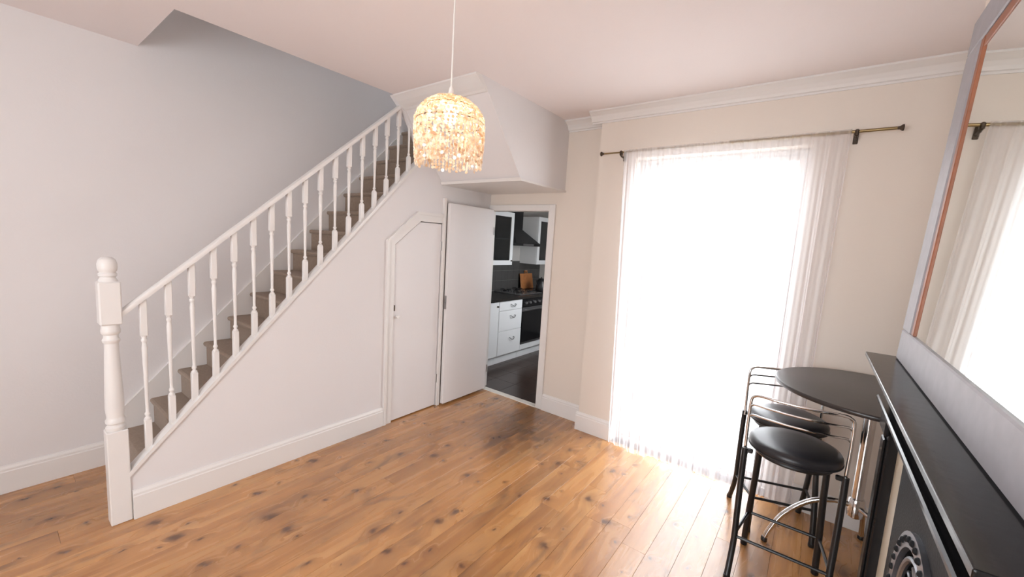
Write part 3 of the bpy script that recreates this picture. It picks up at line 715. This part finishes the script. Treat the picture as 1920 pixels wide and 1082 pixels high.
tube('spout', smoothpath([(-.62, 4.94, .98), (-.62, 4.90, 1.03), (-.62, 4.87, 1.075)], 4), lambda t: .016-.006*t, 'black_metal', kt, 10)
# splashback tiles on the wall behind the worktop
wkl = bpy.data.objects['wall_kitchen_left']
yy = 3.1
while yy < 5.5:
    zz = .903
    while zz < 1.29:
        box('tile', (-.9998, yy+.001, zz+.001), (-.992, yy+.149, zz+.149), 'tile_dark', wkl); zz += .15
    yy += .15
# wall cabinets
def wallcab(y0, y1, label):
    u = thing('wall_cabinet', label, 'cabinet', (-.83, (y0+y1)/2, 1.32))
    x1 = -.69; z0, z1 = 1.32, 2.06; t = .018
    bm = B(); abox(bm, (-.9995, y0, z0), (x1, y0+t, z1)); abox(bm, (-.9995, y1-t, z0), (x1, y1, z1)); abox(bm, (-.9995, y0+t, z0), (x1, y1-t, z0+t)); abox(bm, (-.9995, y0+t, z1-t), (x1, y1-t, z1)); abox(bm, (-.9995, y0+t, z0+t), (-.985, y1-t, z1-t))
    mk('body', bm, 'cab_white', u); box('shelf', (-.984, y0+t+.001, 1.68), (x1-.03, y1-t-.001, 1.695), 'cab_white', u)
    bm = B(); f = .065
    abox(bm, (x1, y0+.002, z0), (x1+.02, y0+f, z1)); abox(bm, (x1, y1-f, z0), (x1+.02, y1-.002, z1)); abox(bm, (x1, y0+f, z0), (x1+.02, y1-f, z0+f)); abox(bm, (x1, y0+f, z1-f), (x1+.02, y1-f, z1))
    d = mk('door', bm, 'cab_white', u); box('pane', (x1+.008, y0+f, z0+f), (x1+.012, y1-f, z1-f), 'cab_glass', d)
    tube('handle', [(x1+.02, y1-.03, z0+.06), (x1+.038, y1-.03, z0+.06)], .010, 'dark_brass', d, 10)
wallcab(3.72, 4.27, 'white glass fronted wall cabinet left of the cooker hood')
wallcab(4.90, 5.45, 'white glass fronted wall cabinet right of the cooker hood')
hd = thing('cooker_hood', 'dark sloping cooker hood between the glass wall cabinets', 'cooker hood', (-.8, 4.58, 1.6))
bm = B()
lowr = [(-.999, 4.28, 1.60), (-.62, 4.28, 1.60), (-.62, 4.89, 1.60), (-.999, 4.89, 1.60)]; l2 = [(a, b, 1.64) for a, b, c in lowr]; upr = [(-.999, 4.47, 1.84), (-.83, 4.47, 1.84), (-.83, 4.70, 1.84), (-.999, 4.70, 1.84)]
rs = [[bm.verts.new(p) for p in r] for r in (lowr, l2, upr)]
bm.faces.new(rs[0][::-1]); bm.faces.new(rs[2])
for a, b in zip(rs, rs[1:]):
    for i in range(4): bm.faces.new((a[i], a[(i+1) % 4], b[(i+1) % 4], b[i]))
mk('canopy', bm, 'black_metal', hd); box('chimney', (-.999, 4.47, 1.84), (-.83, 4.70, 2.4), 'black_metal', hd, .002)
box('control_strip', (-.6195, 4.45, 1.606), (-.616, 4.72, 1.632), 'steel', hd)

# ================================================================== OUTSIDE
struct(box('ground_patio', (-4, YW+.24, -.16), (9, 14, -.06), 'patio'), 'pale paved patio outside the glazed door', 'patio')
gw = struct(box('wall_garden', (1.6, 9.5, -.06), (9, 9.7, 2.2), 'render'), 'pale rendered garden wall beyond the patio', 'wall')
